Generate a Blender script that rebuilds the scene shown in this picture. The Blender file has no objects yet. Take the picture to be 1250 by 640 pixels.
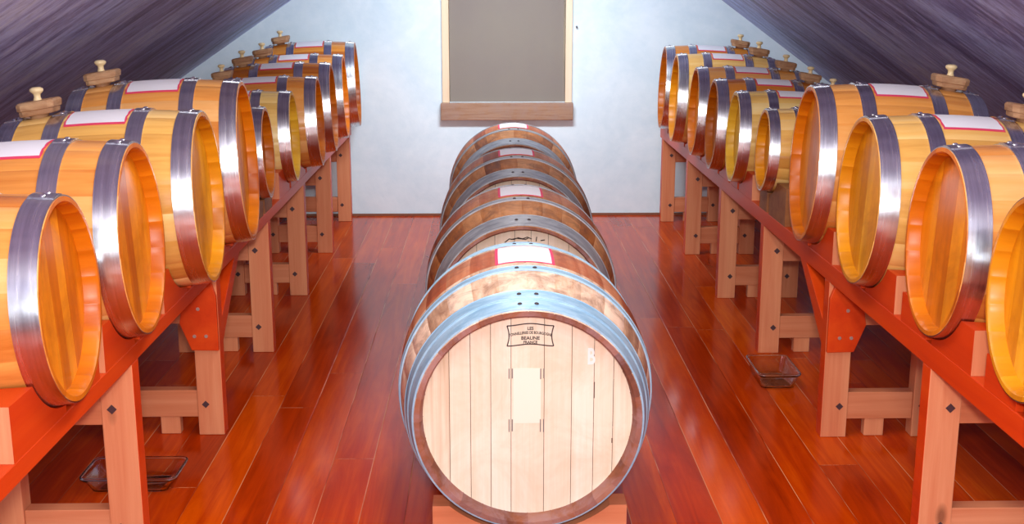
import bpy, bmesh, math, random
from mathutils import Vector, Matrix
random.seed(7)
PI = math.pi
sc = bpy.context.scene
C = sc.collection

# ------------------------------------------------------------------ helpers
def link(o, parent=None):
    C.objects.link(o)
    if parent is not None:
        o.parent = parent
    return o

def obj(name, bm, mat, parent=None, smooth=False, bevel=0.0, angle=35):
    bmesh.ops.recalc_face_normals(bm, faces=bm.faces[:])
    me = bpy.data.meshes.new(name)
    bm.to_mesh(me); bm.free()
    for m in (mat if isinstance(mat, (list, tuple)) else [mat]):
        me.materials.append(m)
    o = bpy.data.objects.new(name, me)
    link(o, parent)
    if smooth:
        for p in me.polygons: p.use_smooth = True
        try:
            me.set_sharp_from_angle(angle=math.radians(angle))
        except Exception:
            pass
    if bevel:
        b = o.modifiers.new('bevel', 'BEVEL'); b.width = bevel; b.segments = 2
        b.limit_method = 'ANGLE'; b.angle_limit = math.radians(40)
    return o

def empty(name, loc, rz=0.0):
    o = bpy.data.objects.new(name, None); o.empty_display_size = .1
    o.location = loc; o.rotation_euler = (0, 0, rz)
    return link(o)

def tag(o, label, cat, group=None):
    o['label'] = label; o['category'] = cat
    if group: o['group'] = group
    return o

def structure(o):
    o['kind'] = 'structure'; return o

def box(bm, x0, x1, y0, y1, z0, z1, mi=0):
    v = [bm.verts.new(p) for p in ((x0,y0,z0),(x1,y0,z0),(x1,y1,z0),(x0,y1,z0),
                                   (x0,y0,z1),(x1,y0,z1),(x1,y1,z1),(x0,y1,z1))]
    fs = [(0,3,2,1),(4,5,6,7),(0,1,5,4),(1,2,6,5),(2,3,7,6),(3,0,4,7)]
    out = []
    for f in fs:
        fa = bm.faces.new([v[i] for i in f]); fa.material_index = mi; out.append(fa)
    return out   # bottom, top, -y, +x, +y, -x

def prism(bm, pts, axis, a, b):
    """extrude a polygon given in the plane perpendicular to axis from a to b"""
    def P(p, t):
        if axis == 'x': return (t, p[0], p[1])
        if axis == 'y': return (p[0], t, p[1])
        return (p[0], p[1], t)
    lo = [bm.verts.new(P(p, a)) for p in pts]
    hi = [bm.verts.new(P(p, b)) for p in pts]
    bm.faces.new(lo); bm.faces.new(hi)
    n = len(pts)
    for i in range(n):
        bm.faces.new([lo[i], lo[(i+1) % n], hi[(i+1) % n], hi[i]])

def lathe_x(bm, prof, n=96, closed=True, wob=None):
    rings = []
    for i in range(n):
        a = 2*PI*i/n
        rings.append([bm.verts.new((x, r*math.cos(a), r*math.sin(a))) for x, r in prof])
    m = len(prof)
    for i in range(n):
        A, B = rings[i], rings[(i+1) % n]
        for j in range(m if closed else m-1):
            k = (j+1) % m
            bm.faces.new([A[j], A[k], B[k], B[j]])

def lathe_z(bm, prof, cx, cy, n=24):
    rings = []
    for i in range(n):
        a = 2*PI*i/n
        rings.append([bm.verts.new((cx+r*math.cos(a), cy+r*math.sin(a), z)) for z, r in prof])
    for i in range(n):
        A, B = rings[i], rings[(i+1) % n]
        for j in range(len(prof)-1):
            bm.faces.new([A[j], A[j+1], B[j+1], B[j]])
    bm.faces.new([rings[i][0] for i in range(n)])
    bm.faces.new([rings[i][-1] for i in range(n)])

# ------------------------------------------------------------------ materials
class NT:
    def __init__(s, name):
        s.m = bpy.data.materials.new(name); s.m.use_nodes = True
        s.t = s.m.node_tree; s.t.nodes.clear()
        s.out = s.n('ShaderNodeOutputMaterial'); s.b = s.n('ShaderNodeBsdfPrincipled')
        s.l(s.b.outputs[0], s.out.inputs[0])
    def n(s, t, **k):
        x = s.t.nodes.new(t)
        for a, b in k.items(): setattr(x, a, b)
        return x
    def l(s, a, b): s.t.links.new(a, b)
    def set(s, **k):
        for a, b in k.items(): s.b.inputs[a.replace('_', ' ')].default_value = b
    def math(s, op, a, b=None, c=None):
        x = s.n('ShaderNodeMath', operation=op)
        for i, v in enumerate((a, b, c)):
            if v is None: continue
            if isinstance(v, (int, float)): x.inputs[i].default_value = v
            else: s.l(v, x.inputs[i])
        return x.outputs[0]
    def noise(s, vec, scale, detail=4, rough=.6, dist=0):
        x = s.n('ShaderNodeTexNoise'); x.inputs['Scale'].default_value = scale
        x.inputs['Detail'].default_value = detail; x.inputs['Roughness'].default_value = rough
        x.inputs['Distortion'].default_value = dist
        if vec is not None: s.l(vec, x.inputs['Vector'])
        return x.outputs[0]
    def coord(s, scale=(1,1,1), rot=(0,0,0), which='Object'):
        tc = s.n('ShaderNodeTexCoord'); mp = s.n('ShaderNodeMapping')
        s.l(tc.outputs[which], mp.inputs[0])
        mp.inputs['Scale'].default_value = scale; mp.inputs['Rotation'].default_value = rot
        return mp.outputs[0]
    def ramp(s, fac, stops):
        r = s.n('ShaderNodeValToRGB'); e = r.color_ramp.elements
        while len(e) < len(stops): e.new(.5)
        for i, (p, c) in enumerate(stops):
            e[i].position = p; e[i].color = (*c, 1)
        s.l(fac, r.inputs[0]); return r.outputs[0]
    def mix(s, fac, a, b, mode='MIX'):
        x = s.n('ShaderNodeMix', data_type='RGBA', blend_type=mode)
        for i, v in ((0, fac), (6, a), (7, b)):
            if isinstance(v, (int, float)): x.inputs[i].default_value = v
            elif isinstance(v, tuple): x.inputs[i].default_value = (*v, 1)
            else: s.l(v, x.inputs[i])
        return x.outputs[2]
    def bump(s, h, strength=.2, dist=.002):
        b = s.n('ShaderNodeBump'); b.inputs['Strength'].default_value = strength
        b.inputs['Distance'].default_value = dist
        s.l(h, b.inputs['Height']); s.l(b.outputs[0], s.b.inputs['Normal'])

def srgb(r, g, b):
    f = lambda c: (c/255/12.92 if c/255 <= .04045 else ((c/255+.055)/1.055)**2.4)
    return (f(r), f(g), f(b))

def wood(name, dark, mid, light, gscale, rough=.35, coat=0.0, grain=.35, tone=False, mottle=None, coat_rough=.08, knots=False, tk=.7):
    N = NT(name)
    v = N.coord(gscale)
    g = N.noise(v, 1.0, 6, .65, .4)
    big = N.noise(N.coord(tuple(s*.18 for s in gscale)), 1.0, 3, .5, .6)
    fac = N.math('ADD', N.math('MULTIPLY', g, grain*1.2), N.math('MULTIPLY', big, .75-grain*.4))
    if tone:
        at = N.n('ShaderNodeAttribute', attribute_name='tone')
        fac = N.math('ADD', N.math('MULTIPLY', fac, .75), N.math('MULTIPLY', N.math('SUBTRACT', at.outputs['Fac'], .35), tk))
    col = N.ramp(fac, [(.22, dark), (.5, mid), (.8, light)])
    if knots:
        vo = N.n('ShaderNodeTexVoronoi'); N.l(N.coord((7, 7, 3.2)), vo.inputs['Vector']); vo.inputs['Scale'].default_value = 1
        kn = N.ramp(vo.outputs['Distance'], [(.05, (1,1,1)), (.13, (0,0,0))])
        col = N.mix(N.math('MULTIPLY', kn, .7), col, tuple(c*.35 for c in dark))
    if mottle:
        mc, amt, sc_ = mottle
        mk = N.ramp(N.noise(N.coord(), sc_, 5, .7, .8), [(.42, (0,0,0)), (.68, (1,1,1))])
        col = N.mix(N.math('MULTIPLY', mk, amt), col, mc)
    N.l(col, N.b.inputs['Base Color'])
    N.set(Roughness=rough); N.set(Coat_Weight=coat); N.set(Coat_Roughness=coat_rough); N.b.inputs['Specular IOR Level'].default_value = .3
    N.bump(g, .12, .0015)
    return N.m

def plain(name, col, rough=.5, metal=0.0, bump=None, var=None, spec=.5):
    N = NT(name)
    if var:
        f = N.noise(N.coord(), var[0], 5, .65)
        N.l(N.ramp(f, [(.3, var[1]), (.7, col)]), N.b.inputs['Base Color'])
    else:
        N.b.inputs['Base Color'].default_value = (*col, 1)
    N.set(Roughness=rough, Metallic=metal)
    N.b.inputs['Specular IOR Level'].default_value = spec
    if bump: N.bump(N.noise(N.coord(), bump[0], 6), bump[1], bump[2])
    return N.m

G = (1.6, 26, 26)         # grain along x
GZ = (26, 26, 1.6)        # grain along z
GY = (26, 1.6, 26)        # grain along y
def varn(name, c):
    body = wood('varnished_%s_oak' % name, *c[0], (1.6,34,34), .32, .06, .55, True, coat_rough=.2, tk=.38)
    head = wood('varnished_%s_head' % name, *c[1], GZ, .33, 0, .5, True, mottle=((.30,.06,.002), .6, 5), tk=.34)
    chime = wood('varnished_%s_chime' % name, *c[1], G, .36, 0, .3, True, coat_rough=.25, tk=.12)
    return body, head, chime
SIDE = {   # varnished barrel woods: body, head, chime
 'gold':   varn('gold', [[(.54,.22,.035), (.80,.44,.11), (.88,.60,.25)], [(.42,.12,.002), (.76,.30,.007), (.90,.48,.03)]]),
 'orange': varn('orange', [[(.52,.14,.018), (.78,.32,.07), (.88,.48,.18)], [(.38,.065,.001), (.72,.20,.004), (.90,.37,.016)]]),
 'brown':  varn('brown', [[(.36,.08,.008), (.60,.19,.022), (.76,.31,.055)], [(.28,.05,.001), (.54,.14,.003), (.72,.26,.012)]]),
 'pale':   varn('pale', [[(.62,.32,.06), (.85,.55,.17), (.92,.70,.32)], [(.56,.26,.010), (.84,.50,.04), (.92,.64,.12)]]),
}
WINE_BODY = wood('weathered_oak_staves', (.28,.14,.08), (.60,.37,.23), (.82,.60,.44), (2.2,60,60), .6, 0, .9, True, mottle=((.22,.10,.06), .75, 16))
WINE_BODY_OLD = wood('dark_weathered_oak_staves', (.16,.045,.015), (.42,.14,.035), (.56,.25,.10), (2,50,50), .6, 0, .8, True, mottle=((.13,.05,.03), .7, 13))
WINE_STAIN = wood('wine_stained_oak', (.26,.05,.02), (.46,.12,.045), (.58,.23,.11), (2,50,50), .55, 0, .8, True, mottle=((.17,.04,.025), .6, 15))
WINE_HEAD = wood('pale_oak_head', (.56,.40,.25), (.80,.67,.50), (.90,.80,.66), (70,70,2.2), .6, 0, .8, True, tk=.28, mottle=((.66,.47,.30), .5, 5))
WINE_CHIME = wood('chime_end_grain', (.10,.03,.02), (.28,.09,.04), (.42,.20,.12), (20,20,20), .65, 0, .4, True, mottle=((.36,.24,.26), .6, 8), tk=.3)
DARKGAP = plain('dark_joint', (.05,.02,.008), .8)

def steel(name, c1, c2, rough, stretch=(3, 60, 60), aniso=0):
    N = NT(name)
    f = N.noise(N.coord(stretch), 1, 5, .6)
    N.l(N.ramp(f, [(.3, c1), (.7, c2)]), N.b.inputs['Base Color'])
    N.set(Metallic=1.0)
    N.l(N.math('ADD', N.math('MULTIPLY', f, .18), rough-.09), N.b.inputs['Roughness'])
    N.bump(N.noise(N.coord((9,9,9)), 1, 3), .25, .004)
    return N.m
STEEL = steel('polished_steel_hoop', (.52,.54,.57), (.78,.80,.82), .25, (140, 4, 4))
RIVET = plain('rivet_steel', (.72,.72,.75), .25, 1)
def galv(name, a, b, rust):
    N = NT(name)
    f = N.noise(N.coord((40, 9, 9)), 1, 6, .7, .5)
    col = N.ramp(f, [(.3, a), (.7, b)])
    mk = N.ramp(N.noise(N.coord(), 14, 5, .75), [(.55, (0,0,0)), (.75, (1,1,1))])
    col = N.mix(N.math('MULTIPLY', mk, .6), col, rust)
    N.l(col, N.b.inputs['Base Color']); N.set(Metallic=.3, Roughness=.5)
    N.bump(f, .2, .002)
    return N.m
GALV = galv('galvanised_hoop', (.20,.38,.54), (.44,.63,.76), (.24,.31,.38))
GALV_OLD = galv('aged_galvanised_hoop', (.20,.21,.24), (.44,.46,.49), (.12,.09,.09))

CLOTH = plain('white_label_paper', (.82,.80,.84), .8, bump=(60,.2,.001))
CLOTH_EDGE = plain('crimson_label_border', (.72,.05,.13), .7)
STOPPER = wood('raw_stopper_wood', (.14,.055,.025), (.36,.18,.09), (.62,.40,.22), (18,18,60), .6, 0, .5)
KNOB = plain('turned_knob_wood', (.80,.62,.34), .4)
RAW = wood('raw_fir', (.38,.095,.04), (.62,.20,.088), (.78,.35,.17), (30,30,1.3), .5, .08, .5, knots=True)
RAWX = wood('raw_fir_crosswise', (.36,.09,.035), (.58,.185,.08), (.72,.30,.15), (1.3,30,30), .5, .08, .5)
STAIN = wood('red_stained_fir', (.34,.016,.002), (.58,.042,.003), (.72,.085,.006), (22,1.2,22), .38, .0, .4)
BROWN_BLOCK = wood('dark_brown_block', (.08,.02,.008), (.22,.07,.02), (.36,.15,.05), (1.5,30,30), .5, 0, .5)
BOLT = plain('dark_square_bolt', (.06,.025,.03), .5)
SCREW = plain('pale_screw_head', (.75,.68,.60), .3, .8)
INK = plain('stamped_ink', (.05,.03,.03), .8)
CHALK = plain('white_chalk', (.84,.79,.74), .9)
SMEAR = plain('grey_iron_smear', (.16,.14,.13), .8)
CRACK = plain('dark_crack', (.10,.06,.04), .9)

# ------------------------------------------------------------------ barrels
def barrel_radius(t, r, bulge):
    return r*(1 + bulge*(1-t*t)**1.0)

def stave_body(h, r, bulge, nst, recess, thick, joint=.0009, stains=None):
    """staves as one surface; local axis x, a tone per stave"""
    bm = bmesh.new()
    lay = bm.loops.layers.float_color.new('tone')
    ts = [-1 + 2*i/24 for i in range(25)]
    inner = r - thick
    prof = []
    prof.append((-h+recess+.012, inner-.004, 0)); prof.append((-h+.006, inner, 0)); prof.append((-h, inner+.004, 0))
    prof += [(h*t, barrel_radius(t, r, bulge), 1) for t in ts]
    prof.append((h, inner+.004, 0)); prof.append((h-.006, inner, 0)); prof.append((h-recess-.012, inner-.004, 0))
    cols = []; tones = []
    for s in range(nst):
        a0 = 2*PI*(s+random.uniform(-.12,.12)*0)/nst; da = 2*PI/nst
        e = .0022/r
        tn = random.random()
        for k, a in enumerate((a0, a0+e, a0+da*.33, a0+da*.66, a0+da-e)):
            cols.append([bm.verts.new((x, (rr-(joint if k == 0 else 0))*math.cos(a), (rr-(joint if k == 0 else 0))*math.sin(a))) for x, rr, o in prof])
            tones.append(tn)
    n = len(cols)
    for i in range(n):
        A, B = cols[i], cols[(i+1) % n]
        for j in range(len(prof)-1):
            f = bm.faces.new([A[j], A[j+1], B[j+1], B[j]])
            tt = tones[i]
            for lp in f.loops: lp[lay] = (tt, tt, tt, 1)
            o = prof[j][2] and prof[j+1][2]
            if not o: f.material_index = 1
            elif stains:
                x = .5*(prof[j][0]+prof[j+1][0])/h
                if abs(x) < stains: f.material_index = 2
    return bm

def head_planks(x, rad, cuts, thick=.012, gap=.0007):
    """planks of a round head in the plane x, seams at local y = cuts"""
    bm = bmesh.new(); lay = bm.loops.layers.float_color.new('tone')
    edges = [-rad] + sorted(c for c in cuts if abs(c) < rad*.98) + [rad]
    for a, b in zip(edges[:-1], edges[1:]):
        tn = random.random()
        aa, bb = a+gap, b-gap
        n = 14; top = []; bot = []
        for i in range(n+1):
            y = aa+(bb-aa)*i/n
            z = math.sqrt(max(rad*rad-y*y, 1e-8))
            top.append((y, z)); bot.append((y, -z))
        pts = top + bot[::-1]
        f0 = [bm.verts.new((x, y, z)) for y, z in pts]; f1 = [bm.verts.new((x-thick*(1 if x > 0 else -1), y, z)) for y, z in pts]
        fs = [bm.faces.new(f0), bm.faces.new(f1)]
        for i in range(len(pts)):
            j = (i+1) % len(pts)
            fs.append(bm.faces.new([f0[i], f0[j], f1[j], f1[i]]))
        for f in fs:
            for lp in f.loops: lp[lay] = (tn, tn, tn, 1)
    # dark backing disc seen through the joints
    n = 64; s = 1 if x > 0 else -1
    xb = x - s*thick*.6
    f = bm.faces.new([bm.verts.new((xb, rad*.99*math.cos(2*PI*i/n), rad*.99*math.sin(2*PI*i/n))) for i in range(n)])
    f.material_index = 1
    return bm

def hoop_bm(t0, t1, h, r, bulge, th=.0025, n=96):
    bm = bmesh.new()
    steps = 5
    P = []
    for i in range(steps+1):
        t = t0+(t1-t0)*i/steps
        P.append((h*t, barrel_radius(t, r, bulge)+th))
    Q = [(x, rr-th*1.6) for x, rr in P][::-1]
    lathe_x(bm, P+Q, n)
    return bm

def lap_bm(t0, t1, h, r, bulge, th, a0, a1):
    """the riveted overlap of a hoop's two ends"""
    bm = bmesh.new(); n = 8; G_ = []
    for i in range(n+1):
        a = a0+(a1-a0)*i/n
        G_.append([bm.verts.new((h*t, (barrel_radius(t, r, bulge)+th+d)*math.cos(a), (barrel_radius(t, r, bulge)+th+d)*math.sin(a)))
                   for t, d in ((t0, 0), (t0, .0022), (t1, .0022), (t1, 0))])
    for i in range(n):
        for j in range(3):
            bm.faces.new([G_[i][j], G_[i][j+1], G_[i+1][j+1], G_[i+1][j]])
    bm.faces.new(G_[0]); bm.faces.new(G_[-1])
    return bm

def dome(bm, x, rr, a, s, hgt):
    """small rivet dome on the barrel's surface at angle a"""
    c = Vector((x, rr*math.cos(a), rr*math.sin(a))); nrm = Vector((0, math.cos(a), math.sin(a)))
    u = Vector((1,0,0)); w = nrm.cross(u)
    rings = []
    for k in range(4):
        q = k/3*PI/2
        rings.append([bm.verts.new(c+nrm*(hgt*math.sin(q)) + (u*math.cos(2*PI*i/10)+w*math.sin(2*PI*i/10))*(s*math.cos(q)+1e-4)) for i in range(10)])
    for k in range(3):
        for i in range(10):
            bm.faces.new([rings[k][i], rings[k][(i+1)%10], rings[k+1][(i+1)%10], rings[k+1][i]])
    bm.faces.new(rings[3])

def patch_bm(t0, t1, a0, a1, h, r, bulge, off, border=.012):
    """a paper rectangle wrapped on the bilge: white with a coloured border"""
    bm = bmesh.new(); nx, na = 12, 16
    V = []
    def us(n, lo, hi, bd):
        L = [lo, lo+bd]+[lo+bd+(hi-lo-2*bd)*i/(n-2) for i in range(1, n-2)]+[hi-bd, hi]
        return L
    X = us(nx, t0*h, t1*h, border*.55); A = us(na, a0, a1, border/r)
    for i, a in enumerate(A):
        row = []
        for j, x in enumerate(X):
            w = .0012*math.sin(i*2.1+j*1.3)*(0 if 1 < j < len(X)-2 else 1)
            rr = barrel_radius(x/h, r, bulge)+off+abs(w)*.4
            row.append(bm.verts.new((x+w, rr*math.cos(a), rr*math.sin(a))))
        V.append(row)
    for i in range(len(A)-1):
        for j in range(len(X)-1):
            f = bm.faces.new([V[i][j], V[i][j+1], V[i+1][j+1], V[i+1][j]])
            if i in (0, len(A)-2) or j in (0, len(X)-2): f.material_index = 1
    geom = bmesh.ops.extrude_face_region(bm, geom=bm.faces[:])
    for v in [g for g in geom['geom'] if isinstance(g, bmesh.types.BMVert)]:
        d = Vector((0, v.co.y, v.co.z)).normalized(); v.co -= d*off*.9
    return bm

def stopper_parts(root, x, ztop, tilt, big=1.0):
    bm = bmesh.new()
    s = .056*big; hh = .038*big
    pts = []
    for i in range(20):
        a = 2*PI*i/20
        q = (abs(math.cos(a))**5+abs(math.sin(a))**5)**(-1/5)
        q *= 1+.04*math.sin(3*a+x*40)
        pts.append((q*math.cos(a)*s, q*math.sin(a)*s*.9))
    rings = []
    for z, k in ((0, .84), (.003, .88), (hh*.38, .90), (hh*.44, .97), (hh*.86, 1.0), (hh, .93), (hh*1.04, .85)):
        rings.append([bm.verts.new((px*k, py*k, z+px*tilt)) for px, py in pts])
    for k in range(len(rings)-1):
        for i in range(20):
            bm.faces.new([rings[k][i], rings[k][(i+1)%20], rings[k+1][(i+1)%20], rings[k+1][i]])
    bm.faces.new(rings[0]); bm.faces.new(rings[-1])
    # plug going down into the bung hole
    lathe_z(bm, [(-.02, .022*big), (.001, .026*big)], 0, 0, 16)
    bmesh.ops.translate(bm, verts=bm.verts[:], vec=(x, 0, ztop))
    st = obj('stopper', bm, STOPPER, root, smooth=True, angle=30)
    bm = bmesh.new(); z0 = hh*1.02
    k = big
    lathe_z(bm, [(z0, .012*k), (z0+.004*k, .011*k), (z0+.010*k, .009*k), (z0+.018*k, .010*k), (z0+.023*k, .016*k), (z0+.028*k, .019*k), (z0+.033*k, .018*k), (z0+.037*k, .011*k)], 0, 0, 20)
    bmesh.ops.translate(bm, verts=bm.verts[:], vec=(x, 0, ztop))
    obj('knob', bm, KNOB, st, smooth=True, angle=50)

def side_barrel(r, h, wood_key, rz, loc, label, group):
    """r: outer radius at the head hoop, h: half length"""
    bulge = .075
    rb = r-.003
    root = empty('aging_barrel', loc, rz)
    tag(root, label, 'barrel', group)
    body, head, chime = SIDE[wood_key]
    thick = .014; rec = .034
    obj('staves', stave_body(h, rb, bulge, 20, rec, thick), [body, chime], root, smooth=True, angle=50)
    rad = rb-thick-.001
    for s in (1, -1):
        n = 7; cuts = [(-1+2*(i+random.uniform(-.15,.15))/n)*rad for i in range(1, n)]
        obj('head', head_planks(s*(h-rec), rad, cuts, gap=.0004), [head, DARKGAP], root)
    ang = PI/2
    for t0, t1 in ((.80, .995), (.335, .50), (-.50, -.335), (-.995, -.80)):
        ho = obj('hoop', hoop_bm(t0, t1, h, rb, bulge, .003), STEEL, root, smooth=True, angle=40)
        tm = .5*(t0+t1)
        rr = barrel_radius(tm, rb, bulge)+.003
        obj('hoop_lap', lap_bm(t0+.003, t1-.003, h, rb, bulge, .003, ang-.13, ang+.13), STEEL, ho)
        for da in (-.075, .075):
            b = bmesh.new(); dome(b, h*(tm-.0), rr+.0018, ang+da, .0075, .0045)
            obj('rivet', b, RIVET, ho, smooth=True, angle=80)
    if r > .19 or True:
        obj('paper_label', patch_bm(-.31, .31, PI/2-.46, PI/2+.46, h, rb, bulge, .0022, .008), [CLOTH, CLOTH_EDGE], root)
    xs = -.56*h if True else 0
    stopper_parts(root, -.66*h, barrel_radius(-.60, rb, bulge)+.007, .10, min(1, r/.235))
    return root

# measured barrels: distance from the camera, outer radius, centre height, aisle-side head plane
LEFT = [(2.350,.211,.840,.860,'orange'),(2.870,.236,.857,.860,'orange'),(3.581,.259,.838,.860,'gold'),(4.198,.280,.861,.860,'orange'),
        (4.620,.175,.834,.860,'brown'),(5.265,.196,.820,.860,'pale'),(5.960,.219,.811,.860,'orange'),(6.491,.236,.830,.860,'brown'),
        (7.049,.240,.841,.860,'orange'),(7.737,.266,.861,.860,'brown')]
RIGHT = [(2.230,.204,.861,1.06,'gold'),(2.725,.225,.871,1.06,'orange'),(3.336,.239,.863,1.06,'gold'),(3.939,.259,.883,1.06,'orange'),
         (4.590,.158,.844,1.06,'gold'),(5.167,.195,.826,1.06,'pale'),(5.679,.212,.824,1.06,'brown'),(6.197,.226,.834,1.06,'orange'),
         (6.875,.248,.844,1.06,'gold'),(7.343,.250,.867,1.06,'brown')]
CH = 1.45
RAIL_TOP = .620
def rescale(T, keep):
    """slide each barrel along its own line of sight until it sits on the rail"""
    out = []
    for i, (c, r, z, X, w) in enumerate(T):
        bot = z-r
        k = keep[i] if i in keep else (CH-RAIL_TOP-.006)/(CH-bot)
        near = i < 4
        g = 1+.036/c if near else 1
        out.append((c*k*g-(.035 if c > 7.7 else 0), r*k*g, CH-(CH-z)*k*g, X*k-(.016 if i > 5 and X < 1 else 0), w))
    return out
LEFT = rescale(LEFT, {4: 1.0}); RIGHT = rescale(RIGHT, {0: 1.018, 4: 1.0, 5: .998, 6: .989, 7: .985})

names_l = ['orange varnished barrel nearest the camera on the left rack, cut off by the photo edge',
 'orange varnished barrel second from the camera on the left rack, pinkish side boards',
 'yellow-gold varnished barrel third from the camera on the left rack',
 'largest varnished barrel of the left rack, fourth from the camera, just before the small one',
 'smallest barrel of the left rack, tucked between the biggest one and a pale one',
 'pale yellow varnished barrel on the left rack, right behind the smallest one',
 'orange barrel on the left rack, second behind the smallest, after the pale yellow one',
 'dark amber barrel on the left rack, third counting from the white wall end',
 'orange barrel on the left rack, next to last before the white wall',
 'dark amber barrel at the far end of the left rack, touching the white wall']
names_r = ['golden varnished barrel nearest the camera on the right rack, mostly outside the photo',
 'deep orange varnished barrel second from the camera on the right rack',
 'golden yellow varnished barrel third from the camera on the right rack',
 'largest varnished barrel of the right rack, fourth from the camera, before the small one',
 'smallest barrel of the right rack, wedged up on brown blocks between two larger ones',
 'pale yellow varnished barrel on the right rack, right behind the smallest one',
 'amber barrel on the right rack, second behind the smallest, after the pale yellow one',
 'orange barrel on the right rack, third counting from the white wall end',
 'golden barrel on the right rack, next to last before the white wall',
 'dark amber barrel at the far end of the right rack, nearest the white wall']
WALL_Y = 7.72
R_ = math.radians
LY = []; RY = []
for (T, rz, sg, nm, gr, acc) in ((LEFT, 0, -1, names_l, 'varnished barrels lying on the left rack', LY), (RIGHT, PI, 1, names_r, 'varnished barrels lying on the right rack', RY)):
    for i, (c, r, z, X, w) in enumerate(T):
        h = min(.27, 1.27*r)
        dl = R_(4.8 if i == 3 else 3.4); ep = R_(2.6)      # turned a little up the aisle, leaning back a little
        cy = c-h*math.tan(dl); cz = z-h*math.tan(ep)
        b = side_barrel(r, h, w, rz, (sg*(X+h), cy, cz), nm[i], gr)
        b.rotation_euler = (0, -ep, dl if sg < 0 else PI-dl)
        acc.append((cy, r, cz, X, h, math.tan(dl), math.tan(ep)))

# ------------------------------------------------------------------ text helper
def text_bm(body, size, extrude=.0003):
    cu = bpy.data.curves.new('txt', 'FONT'); cu.body = body; cu.size = size; cu.align_x = 'CENTER'; cu.align_y = 'CENTER'
    cu.extrude = extrude; cu.offset = size*.03; cu.resolution_u = 3
    o = bpy.data.objects.new('txt', cu); C.objects.link(o)
    dg = bpy.context.evaluated_depsgraph_get()
    me = bpy.data.meshes.new_from_object(o.evaluated_get(dg))
    bm = bmesh.new(); bm.from_mesh(me)
    bpy.data.objects.remove(o); bpy.data.curves.remove(cu); bpy.data.meshes.remove(me)
    return bm
def to_head(bm, x, y, z):
    """text drawn in xy -> the head plane of a barrel: faces +x, reads left to right from the front"""
    for v in bm.verts:
        a, b, c = v.co
        v.co = (x+c, y+a, z+b)
    return bm
def strip_bm(pts, w, x):
    bm = bmesh.new(); L = []; R = []
    for i, p in enumerate(pts):
        a = Vector(pts[max(i-1, 0)]); b = Vector(pts[min(i+1, len(pts)-1)])
        d = (b-a).normalized(); n = Vector((-d.y, d.x))*w*.5
        L.append((p[0]+n.x, p[1]+n.y)); R.append((p[0]-n.x, p[1]-n.y))
    for i in range(len(pts)-1):
        q = [L[i], L[i+1], R[i+1], R[i]]
        lo = [bm.verts.new((x, *p)) for p in q]; hi = [bm.verts.new((x+.0005, *p)) for p in q]
        bm.faces.new(lo); bm.faces.new(hi)
        for k in range(4): bm.faces.new([lo[k], lo[(k+1)%4], hi[(k+1)%4], hi[k]])
    return bm

# ------------------------------------------------------------------ the row of wine barrels in the middle
WR, WRB, WL, WZ = .288, .349, .385, .404
def wine_barrel(x, y, idx, label):
    bulge = WRB/WR-1
    root = empty('wine_barrel', (x, y, WZ), -PI/2)
    tag(root, label, 'barrel', 'oak wine barrels lying end to end down the middle')
    r, h = WR-.004, WL
    body = WINE_BODY if idx == 0 else WINE_BODY_OLD
    galvm = GALV if idx == 0 else GALV_OLD
    thick = .0165 if idx == 0 else .013; rec = .042
    obj('staves', stave_body(h, r, bulge, 28, rec, thick, .0012, stains=.29), [body, WINE_CHIME, WINE_STAIN], root, smooth=True, angle=50)
    rad = r-thick-.001
    if idx == 0:
        # seams at the places the front head has them (photo right = local +y)
        cuts = [-.197, -.144, -.093, -.042, .041, .110, .166, .215]
    else:
        cuts = [(-1+2*(i+random.uniform(-.1,.1))/9)*rad for i in range(1, 9)]
    for s in (1, -1):
        obj('head', head_planks(s*(h-rec), rad, cuts, gap=.0007), [WINE_HEAD, DARKGAP], root)
    for t0, t1 in (((.865, .985), (.75, .855), (.345, .425), (-.425, -.345), (-.855, -.75), (-.985, -.865)) if idx == 0 else ((.79, .985), (.345, .425), (-.425, -.345), (-.985, -.79))):
        ho = obj('hoop', hoop_bm(t0, t1, h, r, bulge, .003, 128), galvm, root, smooth=True, angle=40)
        tm = .5*(t0+t1); rr = barrel_radius(tm, r, bulge)+.003
        for da in (-.07, .07):
            b = bmesh.new(); dome(b, h*tm, rr, PI/2+da, .006, .0035)
            obj('rivet', b, INK, ho, smooth=True, angle=80)
        # rolled rim along the hoop
        bmr = bmesh.new()
        for tt in (t0+.004, t1-.004):
            q = [(h*tt+.0016*math.cos(k*PI/3), barrel_radius(tt, r, bulge)+.003+.0016*math.sin(k*PI/3)) for k in range(6)]
            lathe_x(bmr, q, 128)
        obj('hoop_rim', bmr, galvm, ho, smooth=True, angle=80)
    w = .235
    obj('paper_label', patch_bm(-.27, .25, PI/2-w, PI/2+w, h, r, bulge, .0018, .007), [CLOTH, CLOTH_EDGE], root)
    return root, h-rec

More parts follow.
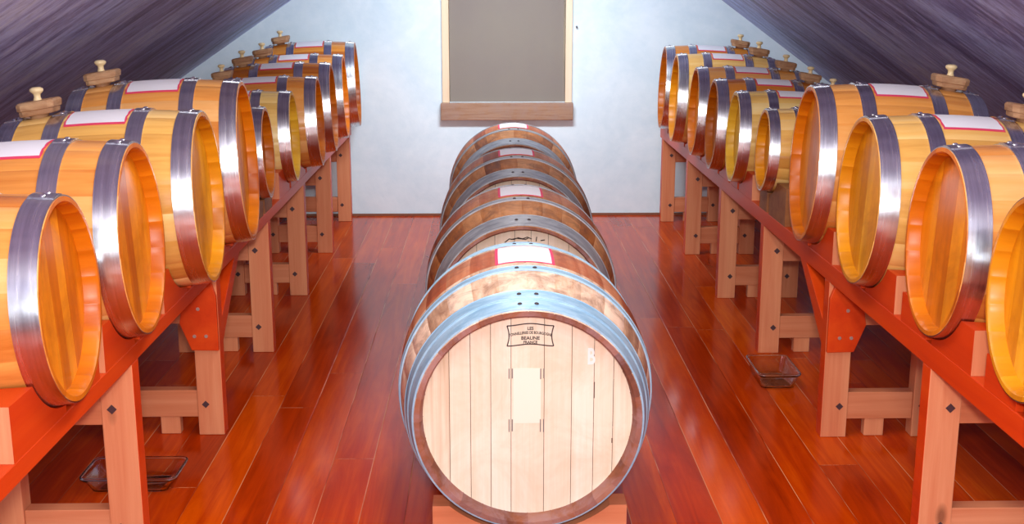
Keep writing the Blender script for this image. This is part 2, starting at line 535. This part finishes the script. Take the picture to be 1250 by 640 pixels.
WX = [(.093, 2.79+WL), (.109, 2.79+WL+1.06), (.118, 2.79+WL+2.12), (.125, 2.79+WL+3.18)]
wl = ['weathered oak wine barrel at the front of the middle row with a pale stamped head',
      'oak wine barrel second in the middle row, black scrawl on its pale head',
      'oak wine barrel third in the middle row, orange staves between grey hoops',
      'oak wine barrel last in the middle row, below the window by the white wall']
for i, (x, y) in enumerate(WX):
    root, hx = wine_barrel(x, y, i, wl[i])
    if i == 0:
        # stamp: wavy cartouche and four lines of lettering
        cy, cz = .006, .209
        sx, sz = .058, .026
        def wav(z0, amp):
            return [(cy-sx+2*sx*k/20, z0+amp*math.sin(PI*k/20)**2) for k in range(21)]
        fb = bmesh.new()
        def add(pts, w):
            w = .0029
            b = strip_bm(pts, w, hx+.0003); m = bpy.data.meshes.new('tmp'); b.to_mesh(m); b.free(); fb.from_mesh(m); bpy.data.meshes.remove(m)
        add(wav(cz+sz, .006), .0022); add(wav(cz-sz, .005), .0022)
        for s in (-1, 1):
            add([(cy+s*(sx-.005*math.sin(PI*k/10)), cz-sz+2*sz*k/10) for k in range(11)], .0022)
        st = obj('stamp_frame', fb, INK, root)
        for txt, size, dz, bend in (('LES', .011, .019, 0), ('TONNELLERIES DE BOURGOGNE', .0098, .0085, .45), ('BEAUNE', .0125, -.006, 0), ('FRANCE', .0095, -.0165, 0)):
            b = text_bm(txt, size)
            if bend == .45:
                for v in b.verts: v.co.x *= .74
            for v in b.verts: v.co.y -= 2.6*v.co.x**2 if bend else 0
            obj('stamp_lettering', to_head(b, hx+.0004, cy, cz+dz), INK, root)
        b = text_bm('B', .058); 
        for v in b.verts: v.co.x *= .62
        o = obj('chalk_letter', to_head(b, hx+.0004, .158, .153), CHALK, root); o['label'] = 'faint white chalk letter'
        # slightly paler rectangle on the head, with four grey staple marks
        bm = bmesh.new(); box(bm, hx, hx+.0004, -.036, .033, -.020, .125)
        o = obj('pale_patch', bm, plain('faint_pale_patch', (.88,.76,.61), .5), root, bevel=.0)
        for py, pz in ((-.043, .112), (.036, .112), (-.043, -.052+.03), (.036, -.052+.03)):
            bm = bmesh.new()
            for d in (-.004, .004):
                n = 9
                box(bm, hx, hx+.0006, py+d-.0013, py+d+.0013, pz-(.012 if pz > 0 else .020)+random.uniform(-.004,.002), pz+.012)
            obj('staple_mark', bm, SMEAR, root)
        for py, z0, z1, w in ((.167, .045, .088, .0024), (.215, -.03, .095, .0016), (.214, -.075, -.062, .003), (.166, -.19, -.02, .001), (-.093, -.04, .11, .0012)):
            bm = bmesh.new(); box(bm, hx, hx+.0003, py-w/2, py+w/2, z0, z1)
            obj('crack', bm, CRACK, root)
    if i == 1:
        fb = bmesh.new()
        for (y0, z0, pts) in ((-.06, .222, [(0,0),(.015,.012),(.03,.010),(.045,.016),(.06,.012),(.075,.018),(.09,.012)]), (-.04, .232, [(0,0),(.02,.004),(.05,.0),(.06,.006)]), (.045, .225, [(0,0),(.002,.016)]), (.06, .228, [(0,0),(.014,.002)])):
            b = strip_bm([(y0+a, z0+c) for a, c in pts], .0035, hx+.0002); m = bpy.data.meshes.new('tmp'); b.to_mesh(m); b.free(); fb.from_mesh(m); bpy.data.meshes.remove(m)
        o = obj('ink_scrawl', fb, INK, root); o['label'] = 'black marker scrawl'
    # wooden cradle under the barrel
    cr = empty('barrel_cradle', (x+.006, y, 0), 0)
    tag(cr, ['wooden cradle beam under the front barrel of the middle row', 'wooden cradle under the second barrel of the middle row',
             'wooden cradle under the third barrel of the middle row', 'wooden cradle under the last barrel of the middle row'][i], 'cradle', 'cradles under the middle barrels')
    for yy in (-WL+.045, WL-.115):
        ym = yy+.035
        rr = max(barrel_radius(q/WL, WR-.004, bulge := WRB/WR-1) for q in (yy, yy+.07))+.0065
        topz = .158
        bm = bmesh.new()
        ex = math.sqrt(rr*rr-(WZ-topz)**2)
        pts = [(-.25, .0), (.25, .0), (.25, topz), (ex, topz)]
        for k in range(1, 24):
            xx = ex-2*ex*k/24
            pts.append((xx, WZ-math.sqrt(rr*rr-xx*xx)))
        pts += [(-ex, topz), (-.25, topz)]
        # split into convex strips so the cut-out stays clean
        lo = [p for p in pts[3:-1]]
        box(bm, -.25, -ex, yy, yy+.07, 0, topz); box(bm, ex, .25, yy, yy+.07, 0, topz)
        for a, b in zip(lo[:-1], lo[1:]):
            prism(bm, [(b[0], 0), (a[0], 0), a, b], 'y', yy, yy+.07)
        bmesh.ops.remove_doubles(bm, verts=bm.verts[:], dist=1e-5)
        obj('saddle_beam', bm, RAWX, cr)
    for sx_ in (-.20, .15):
        bm = bmesh.new(); box(bm, sx_, sx_+.05, -WL+.115, WL-.115, 0, .04)
        obj('runner', bm, RAW, cr, bevel=.002)

# ------------------------------------------------------------------ racks
def rack(sg, face, depth, leg_ys, braced, bars, name_label, tall=()):
    """face: |x| of the aisle side; built in world coordinates around an Empty on the floor"""
    root = empty('barrel_rack', (sg*(face+depth/2), 4.8, 0))
    tag(root, name_label, 'rack')
    ox, oy = root.location.x, root.location.y
    def X(d0, d1):
        a, b = sg*(face+d0)-ox, sg*(face+d1)-ox
        return (min(a, b), max(a, b))
    def bx(name, d0, d1, y0, y1, z0, z1, mat, parent=root, bevel=.0025, stain_side=False):
        bm = bmesh.new(); x0, x1 = X(d0, d1)
        fs = box(bm, x0, x1, y0-oy, y1-oy, z0, z1)
        if stain_side: fs[5 if sg > 0 else 3].material_index = 1
        return obj(name, bm, mat, parent, bevel=bevel)
    rb = .545 if sg < 0 else .532
    tops = {}
    for d0 in (0, depth-.085):
        lows = []
        for cy, r, cz, Xh, h, td, te in bars:
            for e in (0, .02, .0425, .065, .085):
                sm = Xh+h-(face+d0+e)
                lows.append(cz+sm*te-barrel_radius(max(-1, min(1, sm/h)), r, .075)-.007)
        tops[d0] = min(lows)
    y0, y1 = leg_ys[0]-1.25, leg_ys[-1]+.11
    for d0 in (0, depth-.085):
        bx('rail', d0, d0+.085, y0, y1, rb, tops[d0], STAIN)
    for ly in leg_ys:
        for k, d0 in enumerate((0.001, depth-.086)):
            lg = bx('leg', d0, d0+.085, ly, ly+.055, .0004, rb, [RAW, STAIN], stain_side=(k == 0))
            for bz in (.108, .428):
                if bz > .4 and ly in braced and k == 0: continue
                bm = bmesh.new(); q = .0125
                cx = sg*(face+d0+.058 if k == 0 else face+d0+.03)-ox
                prism(bm, [(cx-q, bz), (cx, bz-q), (cx+q, bz), (cx, bz+q)], 'y', ly-oy-.002, ly-oy+.004)
                obj('bolt', bm, BOLT, lg)
        bx('stretcher', .0865, depth-.0865, ly+.006, ly+.05, .062, .155, RAWX)
        bx('crossbeam', .0865, depth-.0865, ly+.004, ly+.06, .385, rb-.002, RAWX)
        bx('foot_block', .15, .215, ly+.012, ly+.045, .0004, .062, RAW)
        if ly in braced:
            # stained corner plate on the camera side with three screws
            bm = bmesh.new()
            P = [(.002,.298),(.090,.300),(.125,.392),(.10,rb-.002),(.020,rb-.002),(.002,.48)]
            P = [(sg*(face+a)-ox, b) for a, b in P]
            prism(bm, P, 'y', ly-oy-.016, ly-oy-.0005)
            pl = obj('corner_brace', bm, STAIN, root, bevel=.002)
            for a, b in ((.078, .348), (.040, .348), (.062, .44)):
                bm = bmesh.new(); cx = sg*(face+a)-ox
                prism(bm, [(cx+.006*math.cos(t*PI/4), b+.006*math.sin(t*PI/4)) for t in range(8)], 'y', ly-oy-.018, ly-oy-.015)
                obj('screw', bm, SCREW, pl)
            # diagonal brace running along the rack up to the rail
            bm = bmesh.new()
            P = [(ly+.0555-oy, .30), (ly+.0555-oy, .385), (ly+.30-oy, rb-.001), (ly+.385-oy, rb-.001)]
            x0, x1 = X(.004, .05)
            prism(bm, [P[0], P[3], P[2], P[1]], 'x', x0, x1)
            obj('diagonal_brace', bm, STAIN, root, bevel=.002)
    # chocks that wedge every barrel on both rails
    for i, (cy, r, cz, Xh, h, td, te) in enumerate(bars):
        for d0 in (0, depth-.085):
            # the barrel's axis and radius where this rail crosses under it
            sm = Xh+h-(face+d0+.0425)
            c, z = cy+sm*td, cz+sm*te-.0425*te
            rmax = max(barrel_radius(max(-1, min(1, (face+d0+e-(Xh+h))/h)), r, .075) for e in (0, .02, .0425, .065, .085))+.0075+.05*abs(td)+(.006 if i == 4 else 0)
            top = tops[d0]+.0007
            for s in (-1, 1):
                bm = bmesh.new()
                zt = (.700 if i != 4 else .735)-(.018 if d0 else 0)
                zb = top-.0005
                gap = z-rmax
                # far side chocks lower
                if s > 0: zt -= .03
                K = 10
                def arc(e):
                    q = Xh+h-(face+d0+e); ce, ze = cy+q*td, cz+q*te
                    re = barrel_radius(max(-1, min(1, q/h)), r, .075)+.0035+.05*abs(td)+(.004 if i == 4 else 0)
                    y_a = math.sqrt(max(re**2-(ze-zt)**2, 0))
                    return [(ce+s*(y_a+(.02-y_a)*k/K), max(zb+.002, ze-math.sqrt(max(re**2-(y_a+(.02-y_a)*k/K)**2, 0)))) for k in range(K+1)]
                A0, A1 = arc(.0005), arc(.0845)
                ya = max(abs(A0[0][0]-c), abs(A1[0][0]-c)); pts = [(c+s*ya, zt)]
                # outer face, kept clear of the neighbouring barrel
                j = i+s
                outer = c+s*(min(ya+.16, .275 if i else .30) if s < 0 else ya+.03)
                if 0 <= j < len(bars):
                    cj, rj, zj = bars[j][0], bars[j][1]*1.08+.006, bars[j][2]
                    if zj-rj < zt:
                        lim = cj - s*math.sqrt(max(rj*rj-(zj-zt)**2, 0))
                        if s*(lim-outer) < .0: outer = lim
                    if s < 0:
                        outer = max(outer, (c+cj)/2+.001)
                    else:
                        outer = min(outer, (c+cj)/2-.003)
                if s*(outer-pts[0][0]) < .006: outer = pts[0][0]+s*.006
                xs = [sg*(face+d0+.0005)-ox, sg*(face+d0+.0845)-ox]
                up, dn = [], []
                for x0, A in zip(xs, (A0, A1)):
                    P_ = [(outer, zt)]+A
                    up.append([bm.verts.new((x0, p[0]-oy, p[1])) for p in P_])
                    dn.append([bm.verts.new((x0, p[0]-oy, zb)) for p in P_])
                n_ = len(up[0])
                for k in range(n_-1):
                    bm.faces.new([up[0][k], up[0][k+1], up[1][k+1], up[1][k]])
                    bm.faces.new([dn[0][k], dn[0][k+1], dn[1][k+1], dn[1][k]])
                    for e in (0, 1): bm.faces.new([up[e][k], up[e][k+1], dn[e][k+1], dn[e][k]])
                f = bm.faces.new([up[0][0], up[1][0], dn[1][0], dn[0][0]]); f.material_index = 1   # sawn end left unstained
                bm.faces.new([up[0][-1], up[1][-1], dn[1][-1], dn[0][-1]])
                obj('chock', bm, [STAIN, RAW] if i != 4 else [BROWN_BLOCK, BROWN_BLOCK], root)
    return root
rack(-1, .888, .39, [2.83, 3.76, 4.69, 5.62, 6.58, 7.52], {3.76}, LY, 'long red-stained timber trestle rack along the left side carrying ten barrels')
rack(1, 1.093, .39, [2.80, 3.70, 4.64, 5.53, 6.50, 7.47], {3.70}, RY, 'long red-stained timber trestle rack along the right side carrying ten barrels')

# ------------------------------------------------------------------ glass dishes on the floor
GLASS = NT('clear_glass'); GLASS.set(Roughness=.03, IOR=1.45); GLASS.b.inputs['Transmission Weight'].default_value = 1
GLASS.b.inputs['Base Color'].default_value = (.86,.90,.92,1)
GLASS = GLASS.m
def rr_loop(w, d, rad, n=5):
    L = []
    for cx, cy, a0 in ((w-rad, d-rad, 0), (-w+rad, d-rad, PI/2), (-w+rad, -d+rad, PI), (w-rad, -d+rad, 1.5*PI)):
        for k in range(n+1):
            a = a0+PI/2*k/n; L.append((cx+rad*math.cos(a), cy+rad*math.sin(a)))
    return L
def glass_dish(loc, w, d, hgt, rz, label):
    root = empty('glass_dish', loc, rz); tag(root, label, 'dish')
    bm = bmesh.new(); prof = [(.72,0,),(.80,.004),(.93,hgt*.9),(1.0,hgt),(1.02,hgt+.004),(.99,hgt+.005),(.90,hgt*.88),(.76,.010),(.70,.007)]
    rings = [[bm.verts.new((x*1, y*1, z)) for x, y in rr_loop(w*k, d*k, .022*k)] for k, z in prof]
    m = len(rings[0])
    for a, b in zip(rings[:-1], rings[1:]):
        for i in range(m): bm.faces.new([a[i], a[(i+1)%m], b[(i+1)%m], b[i]])
    bm.faces.new(rings[0]); bm.faces.new(rings[-1])
    obj('bowl', bm, GLASS, root, smooth=True, angle=60)
    bm = bmesh.new()
    L0 = rr_loop(w*1.0, d*1.0, .022); pr = []
    for (x, y) in L0:
        ln = math.hypot(x, y); ux, uy = x/ln, y/ln
        pr.append([bm.verts.new((x+ux*.004*math.cos(t*PI/3), y+uy*.004*math.cos(t*PI/3), hgt+.007+.004*math.sin(t*PI/3))) for t in range(6)])
    for i in range(m):
        A, B = pr[i], pr[(i+1)%m]
        for t in range(6): bm.faces.new([A[t], A[(t+1)%6], B[(t+1)%6], B[t]])
    obj('rim', bm, GLASS, root, smooth=True, angle=80)
glass_dish((1.072, 4.29, .0005), .078, .125, .055, 0, 'small rectangular clear glass dish on the floor in front of the right rack')
glass_dish((-1.07, 3.36, .0005), .14, .085, .042, 0, 'shallow clear glass dish on the floor under the left rack')

# ------------------------------------------------------------------ room
def floor_mat():
    N = NT('red_varnished_plank_floor')
    tc = N.n('ShaderNodeTexCoord'); sp = N.n('ShaderNodeSeparateXYZ'); N.l(tc.outputs['Object'], sp.inputs[0])
    x, y = sp.outputs[0], sp.outputs[1]
    W = .127
    u = N.math('DIVIDE', N.math('ADD', x, 10*W-.518), W)
    row = N.math('FLOOR', u); fu = N.math('FRACT', u)
    wn = N.n('ShaderNodeTexWhiteNoise', noise_dimensions='1D'); N.l(row, wn.inputs['W'])
    v = N.math('ADD', N.math('DIVIDE', y, 2.3), N.math('MULTIPLY', wn.outputs['Value'], 7.3))
    colr = N.math('FLOOR', v); fv = N.math('FRACT', v)
    cb = N.n('ShaderNodeCombineXYZ'); N.l(row, cb.inputs[0]); N.l(colr, cb.inputs[1])
    w2 = N.n('ShaderNodeTexWhiteNoise', noise_dimensions='2D'); N.l(cb.outputs[0], w2.inputs['Vector'])
    tone = w2.outputs['Value']
    du = N.math('MULTIPLY', N.math('MINIMUM', fu, N.math('SUBTRACT', 1, fu)), W)
    dv = N.math('MULTIPLY', N.math('MINIMUM', fv, N.math('SUBTRACT', 1, fv)), 2.3)
    d = N.math('MINIMUM', du, dv)
    seam = N.math('LESS_THAN', d, .0013)
    # grain shifted per plank
    off = N.n('ShaderNodeVectorMath', operation='MULTIPLY_ADD')
    N.l(tc.outputs['Object'], off.inputs[0]); off.inputs[1].default_value = (22, 1.3, 1); N.l(w2.outputs['Color'], off.inputs[2])
    g = N.noise(off.outputs[0], 1.0, 7, .65, 1.0)
    g2 = N.noise(N.coord((3, .9, 1)), 1.0, 4, .55, .5)
    fac = N.math('ADD', N.math('MULTIPLY', g, .45), N.math('ADD', N.math('MULTIPLY', tone, .17), N.math('MULTIPLY', g2, .35)))
    col = N.ramp(fac, [(.24, (.17,.008,.0003)), (.46, (.46,.036,.0004)), (.62, (.68,.085,.0006)), (.80, (.86,.19,.002))])
    glint = N.ramp(N.noise(N.coord((30, 2.2, 1)), 1, 3, .6), [(.42, (0,0,0)), (.56, (1,1,1))])
    col = N.mix(N.math('MULTIPLY', seam, .45), col, (.10,.01,.002))
    col = N.mix(N.math('MULTIPLY', N.math('MULTIPLY', seam, glint), .85), col, (.72,.30,.12))  # pale glints painted along broken stretches of the seams
    N.l(col, N.b.inputs['Base Color'])
    N.l(N.math('ADD', .08, N.math('MULTIPLY', g2, .16)), N.b.inputs['Roughness'])
    N.b.inputs['Specular IOR Level'].default_value = .18
    hgt = N.math('ADD', N.math('MULTIPLY', g, .25), N.math('MULTIPLY', N.math('MINIMUM', N.math('DIVIDE', d, .003), 1), 1))
    N.bump(hgt, .25, .0012)
    return N.m
def plaster(name, a, b, sc_, rough=.75, bump=.25):
    N = NT(name)
    f = N.noise(N.coord(), sc_, 7, .65, .6)
    f2 = N.noise(N.coord(), sc_*7, 5, .6)
    N.l(N.ramp(N.math('ADD', N.math('MULTIPLY', f, .75), N.math('MULTIPLY', f2, .25)), [(.36, a), (.62, b)]), N.b.inputs['Base Color'])
    N.set(Roughness=rough); N.bump(N.math('ADD', f, N.math('MULTIPLY', f2, .3)), bump, .012)
    return N.m
WALL = plaster('cool_white_plaster', (.62,.76,.84), (.76,.87,.93), 2.2)
def ceiling_mat():
    N = NT('brushed_dark_plaster')
    tc = N.n('ShaderNodeTexCoord')
    def st(scale, rot):
        m = N.n('ShaderNodeMapping'); N.l(tc.outputs['UV'], m.inputs[0])
        m.inputs['Scale'].default_value = scale; m.inputs['Rotation'].default_value = (0,0,rot); return m.outputs[0]
    s1 = N.noise(st((2.6, 13, 1), .0), 1, 8, .72, 1.4)
    s2 = N.noise(st((.7, 5, 1), .12), 1, 5, .6, 1.2)
    s3 = N.noise(st((.9, 1.1, 1), 0), 1, 3, .5)
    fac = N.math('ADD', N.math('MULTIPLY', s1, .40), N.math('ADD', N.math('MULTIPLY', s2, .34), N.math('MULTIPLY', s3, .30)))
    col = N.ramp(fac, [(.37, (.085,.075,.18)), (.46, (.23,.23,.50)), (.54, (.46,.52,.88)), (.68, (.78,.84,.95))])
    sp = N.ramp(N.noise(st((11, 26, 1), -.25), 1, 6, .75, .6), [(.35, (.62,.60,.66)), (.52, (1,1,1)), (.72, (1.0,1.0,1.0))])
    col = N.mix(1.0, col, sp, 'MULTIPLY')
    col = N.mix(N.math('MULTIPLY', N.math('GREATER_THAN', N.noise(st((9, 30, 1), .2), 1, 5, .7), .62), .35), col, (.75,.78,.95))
    N.l(col, N.b.inputs['Base Color'])
    N.l(N.math('ADD', .34, N.math('MULTIPLY', s2, .2)), N.b.inputs['Roughness'])
    N.bump(s1, .35, .006)
    return N.m
CEIL = ceiling_mat()
XL, XR, FY = -2.55, 2.78, -2.4
# slope lines at z = 1.39: x = -1.25 and 1.479
SLL, SLR = .675, .726
def zl(x): return 1.39+(x+1.25)*SLL
def zr(x): return 1.39-(x-1.479)*SLR
ax_ = (1.39+1.25*SLL*1 - 1.39 - 1.479*SLR)/(-SLR-SLL)   # apex x where both meet
ax_ = (1.479*SLR-1.25*SLL)/(SLR+SLL)
az = zl(ax_)
bm = bmesh.new(); box(bm, XL-.1, XR+.1, FY-.1, WALL_Y+.1, -.06, 0); structure(obj('floor', bm, floor_mat()))
bm = bmesh.new()
uvl = bm.loops.layers.uv.new('UVMap')
def slope(x0, z0, x1, z1):
    nx, nz = -(z1-z0), (x1-x0); L = math.hypot(nx, nz); nx, nz = nx/L, nz/L
    if nz < 0: nx, nz = -nx, -nz
    t = .08
    pts = [(x0, z0), (x1, z1), (x1+nx*t, z1+nz*t), (x0+nx*t, z0+nz*t)]
    lo = [bm.verts.new((p[0], FY, p[1])) for p in pts]; hi = [bm.verts.new((p[0], WALL_Y, p[1])) for p in pts]
    fs = [bm.faces.new(lo), bm.faces.new(hi)]+[bm.faces.new([lo[i], lo[(i+1)%4], hi[(i+1)%4], hi[i]]) for i in range(4)]
    sgn = 1 if x0 < x1 else -1
    for f in fs:
        for lp in f.loops:
            c = lp.vert.co
            d = math.hypot(c.x-x0, c.z-z0)
            # brush strokes run up the slope, leaning a little along the room
            lp[uvl].uv = (d+.0*c.y, c.y-.12*d+(0 if sgn > 0 else 9.3))
slope(XL, zl(XL), ax_, az); slope(XR, zr(XR), ax_, az)
structure(obj('ceiling', bm, CEIL))
# gable wall with a window opening
WX0, WX1, WZ0, WZ1 = -.262, .492, .745, 1.90
bm = bmesh.new()
def gable(xs):
    top = []
    for x in xs: top.append((x, (zl(x) if x < ax_ else zr(x))))
    return top
def wpoly(pts, bm_, y0=WALL_Y, y1=WALL_Y+.14): prism(bm_, pts, 'y', y0, y1)
wpoly([(XL, 0), (WX0, 0), (WX0, zl(WX0)), (XL, zl(XL))], bm)
wpoly([(WX1, 0), (XR, 0), (XR, zr(XR)), (WX1, zr(WX1))], bm)
wpoly([(WX0, 0), (WX1, 0), (WX1, WZ0), (WX0, WZ0)], bm)
wpoly([(WX0, WZ1), (WX1, WZ1), (WX1, zr(WX1)), (ax_, az), (WX0, zl(WX0))], bm)
structure(obj('wall_back', bm, WALL))
bm = bmesh.new(); box(bm, XL-.1, XL, FY, WALL_Y, 0, zl(XL)); structure(obj('wall_left', bm, WALL))
bm = bmesh.new(); box(bm, XR, XR+.1, FY, WALL_Y, 0, zr(XR)); structure(obj('wall_right', bm, WALL))
# wall behind the photographer with a wide window opening added for its light
bm = bmesh.new()
FX0, FX1, FZ0, FZ1 = -.85, 1.15, .95, 1.75
wpoly([(XL, 0), (FX0, 0), (FX0, zl(FX0)), (XL, zl(XL))], bm, FY-.12, FY)
wpoly([(FX1, 0), (XR, 0), (XR, zr(XR)), (FX1, zr(FX1))], bm, FY-.12, FY)
wpoly([(FX0, 0), (FX1, 0), (FX1, FZ0), (FX0, FZ0)], bm, FY-.12, FY)
wpoly([(FX0, FZ1-.06), (FX1, FZ1-.06), (FX1, zr(FX1)), (ax_, az), (FX0, zl(FX0))], bm, FY-.12, FY)
structure(obj('wall_front', bm, WALL))
bm = bmesh.new()
for a in ((FX0, FX1, FZ0, FZ0+.05), (FX0, FX1, FZ1-.11, FZ1-.06), (FX0, FX0+.05, FZ0+.05, FZ1-.11), (FX1-.05, FX1, FZ0+.05, FZ1-.11), (.12, .17, FZ0+.05, FZ1-.11)):
    box(bm, a[0], a[1], FY-.09, FY-.03, a[2], a[3])
structure(obj('added_window', bm, plain('added_window_wood', (.55,.36,.2), .5)))  # frame of the unseen window added behind the camera
bm = bmesh.new()
box(bm, XL+.001, XR-.001, WALL_Y-.012, WALL_Y-.0005, .0005, .014)
structure(obj('baseboard_back', bm, plain('brown_floor_edge', (.22,.08,.04), .6)))
# window in the gable
win = empty('window_1', (.115, WALL_Y, WZ0)); structure(win)
def wbox(name, x0, x1, y0, y1, z0, z1, mat, bevel=.002, parent=win):
    bm = bmesh.new(); box(bm, x0-.115, x1-.115, y0-WALL_Y, y1-WALL_Y, z0-WZ0, z1-WZ0); return obj(name, bm, mat, parent, bevel=bevel)
CASE = wood('cream_pine_casing', (.68,.42,.24), (.84,.64,.44), (.88,.76,.60), GZ, .5, 0, .35)
SILL = wood('weathered_sill', (.12,.045,.02), (.26,.11,.05), (.38,.22,.14), (4,60,60), .6, 0, .9, mottle=((.34,.24,.21), .6, 7))
k_ = WALL_Y/7.6
wbox('casing', -.298*k_, -.254*k_, WALL_Y-.022, WALL_Y+.05, .742, 1.90, CASE)
wbox('casing', .480*k_, .522*k_, WALL_Y-.022, WALL_Y+.05, .742, 1.90, CASE)
wbox('casing', -.298*k_, .522*k_, WALL_Y-.022, WALL_Y+.05, 1.9005, 1.96, CASE)
wbox('sill', -.309*k_, .530*k_, WALL_Y-.055, WALL_Y+.03, .632, .7415, SILL, .004)
wbox('pane', -.22, .455, WALL_Y+.10, WALL_Y+.105, .79, 1.88, GLASS, 0)
for a in ((-.2615, -.222, .746, 1.899), (.457, .4915, .746, 1.899), (-.2218, .4568, .746, .79), (-.2218, .4568, 1.88, 1.899)):
    wbox('sash', a[0], a[1], WALL_Y+.08, WALL_Y+.125, a[2], a[3], CASE)
bm = bmesh.new()
NB = 30; fr = []; bk = []
for i in range(NB+1):
    x = -.25*k_+(.729*k_)*i/NB
    yy = WALL_Y+.004+.002*math.sin(i*.9)
    fr.append((x, yy))
grid = []
for zi in range(13):
    z = .744+1.14*zi/12
    shrink = .010*math.sin(zi/12*PI*1.3)
    grid.append([[bm.verts.new((min(x, .479*k_-max(0, shrink)) if i == NB else x, yy+d, z)) for i, (x, yy) in enumerate(fr)] for d in (0, .003)])
for a, b in zip(grid[:-1], grid[1:]):
    for s in (0, 1):
        for i in range(NB): bm.faces.new([a[s][i], a[s][i+1], b[s][i+1], b[s][i]])
    for i in (0, NB): bm.faces.new([a[0][i], a[1][i], b[1][i], b[0][i]])
for g in (grid[0], grid[-1]):
    for i in range(NB): bm.faces.new([g[0][i], g[0][i+1], g[1][i+1], g[1][i]])
sh = obj('window_shade', bm, plain('taupe_shade_fabric', (.25,.215,.178), .85, bump=(90,.15,.001), var=(3, (.235,.198,.175))), smooth=True, angle=60)
tag(sh, 'flat taupe shade drawn down over the window in the white wall', 'shade')
bm = bmesh.new(); lathe_x(bm, [(0, .004), (.004, .006), (.022, .006), (.026, .003)], 10); 
bmesh.ops.rotate(bm, verts=bm.verts[:], cent=(0,0,0), matrix=Matrix.Rotation(-PI/2, 3, 'Z'))
bmesh.ops.translate(bm, verts=bm.verts[:], vec=(.558, WALL_Y-.0005, 1.222))
nl = obj('wall_hook', bm, BOLT, smooth=True); tag(nl, 'tiny dark hook in the white wall right of the window', 'hook')

# ------------------------------------------------------------------ light
def area(name, loc, target, sx, sy, power, col=(1,1,1), spread=None):
    L = bpy.data.lights.new(name, 'AREA'); L.shape = 'RECTANGLE'; L.size = sx; L.size_y = sy; L.energy = power; L.color = col
    if spread: L.spread = spread
    o = bpy.data.objects.new(name, L); C.objects.link(o); o.location = loc
    o.rotation_euler = (Vector(target)-Vector(loc)).to_track_quat('-Z', 'Y').to_euler()
    return o
area('camera_flash', (.03, -.02, 1.60), (.05, 4.0, .55), .16, .10, 66, (1, .97, .94))
area('rear_window_fill', ((FX0+FX1)/2, FY-.02, (FZ0+FZ1)/2), ((FX0+FX1)/2, 3, 1.0), FX1-FX0-.1, .60, 48, (.93,.97,1))  # fill panel added in the unseen rear opening, brightens room and hoops
area('ridge_fill_near', (.1, 2.4, 2.1), (.1, 2.4, 0), .3, 2.6, 38, (1,.96,.90))  # unseen overhead fill added to brighten the aisle and barrel heads
area('ridge_fill_far', (.1, 5.6, 2.1), (.1, 5.6, 0), .3, 1.8, 7, (1,.96,.92))  # weaker unseen fill added further along the ridge
area('gable_fill', (.1, 6.2, 2.0), (.1, 7.7, .50), .9, .2, 25, (.84,.93,1), R_(130))  # unseen wash light added to brighten the gable wall
w = bpy.data.worlds.new('world'); sc.world = w; w.use_nodes = True
w.node_tree.nodes['Background'].inputs[0].default_value = (.75,.85,1,1)
w.node_tree.nodes['Background'].inputs[1].default_value = .6

# ------------------------------------------------------------------ camera
th = math.atan(332/1450); yaw = math.atan(28/1450*math.cos(th))
cam = bpy.data.cameras.new('camera'); cam.sensor_width = 36; cam.lens = 1450/1250*36; cam.clip_start = .01
co = bpy.data.objects.new('camera', cam); C.objects.link(co)
co.location = (0, 0, CH); co.rotation_euler = (PI/2-th, 0, -yaw)
sc.camera = co
sc.view_settings.view_transform = 'Standard'; sc.view_settings.look = 'None'
sc.view_settings.gamma = 1; sc.view_settings.exposure = 0.0; sc.view_settings.use_curve_mapping = False
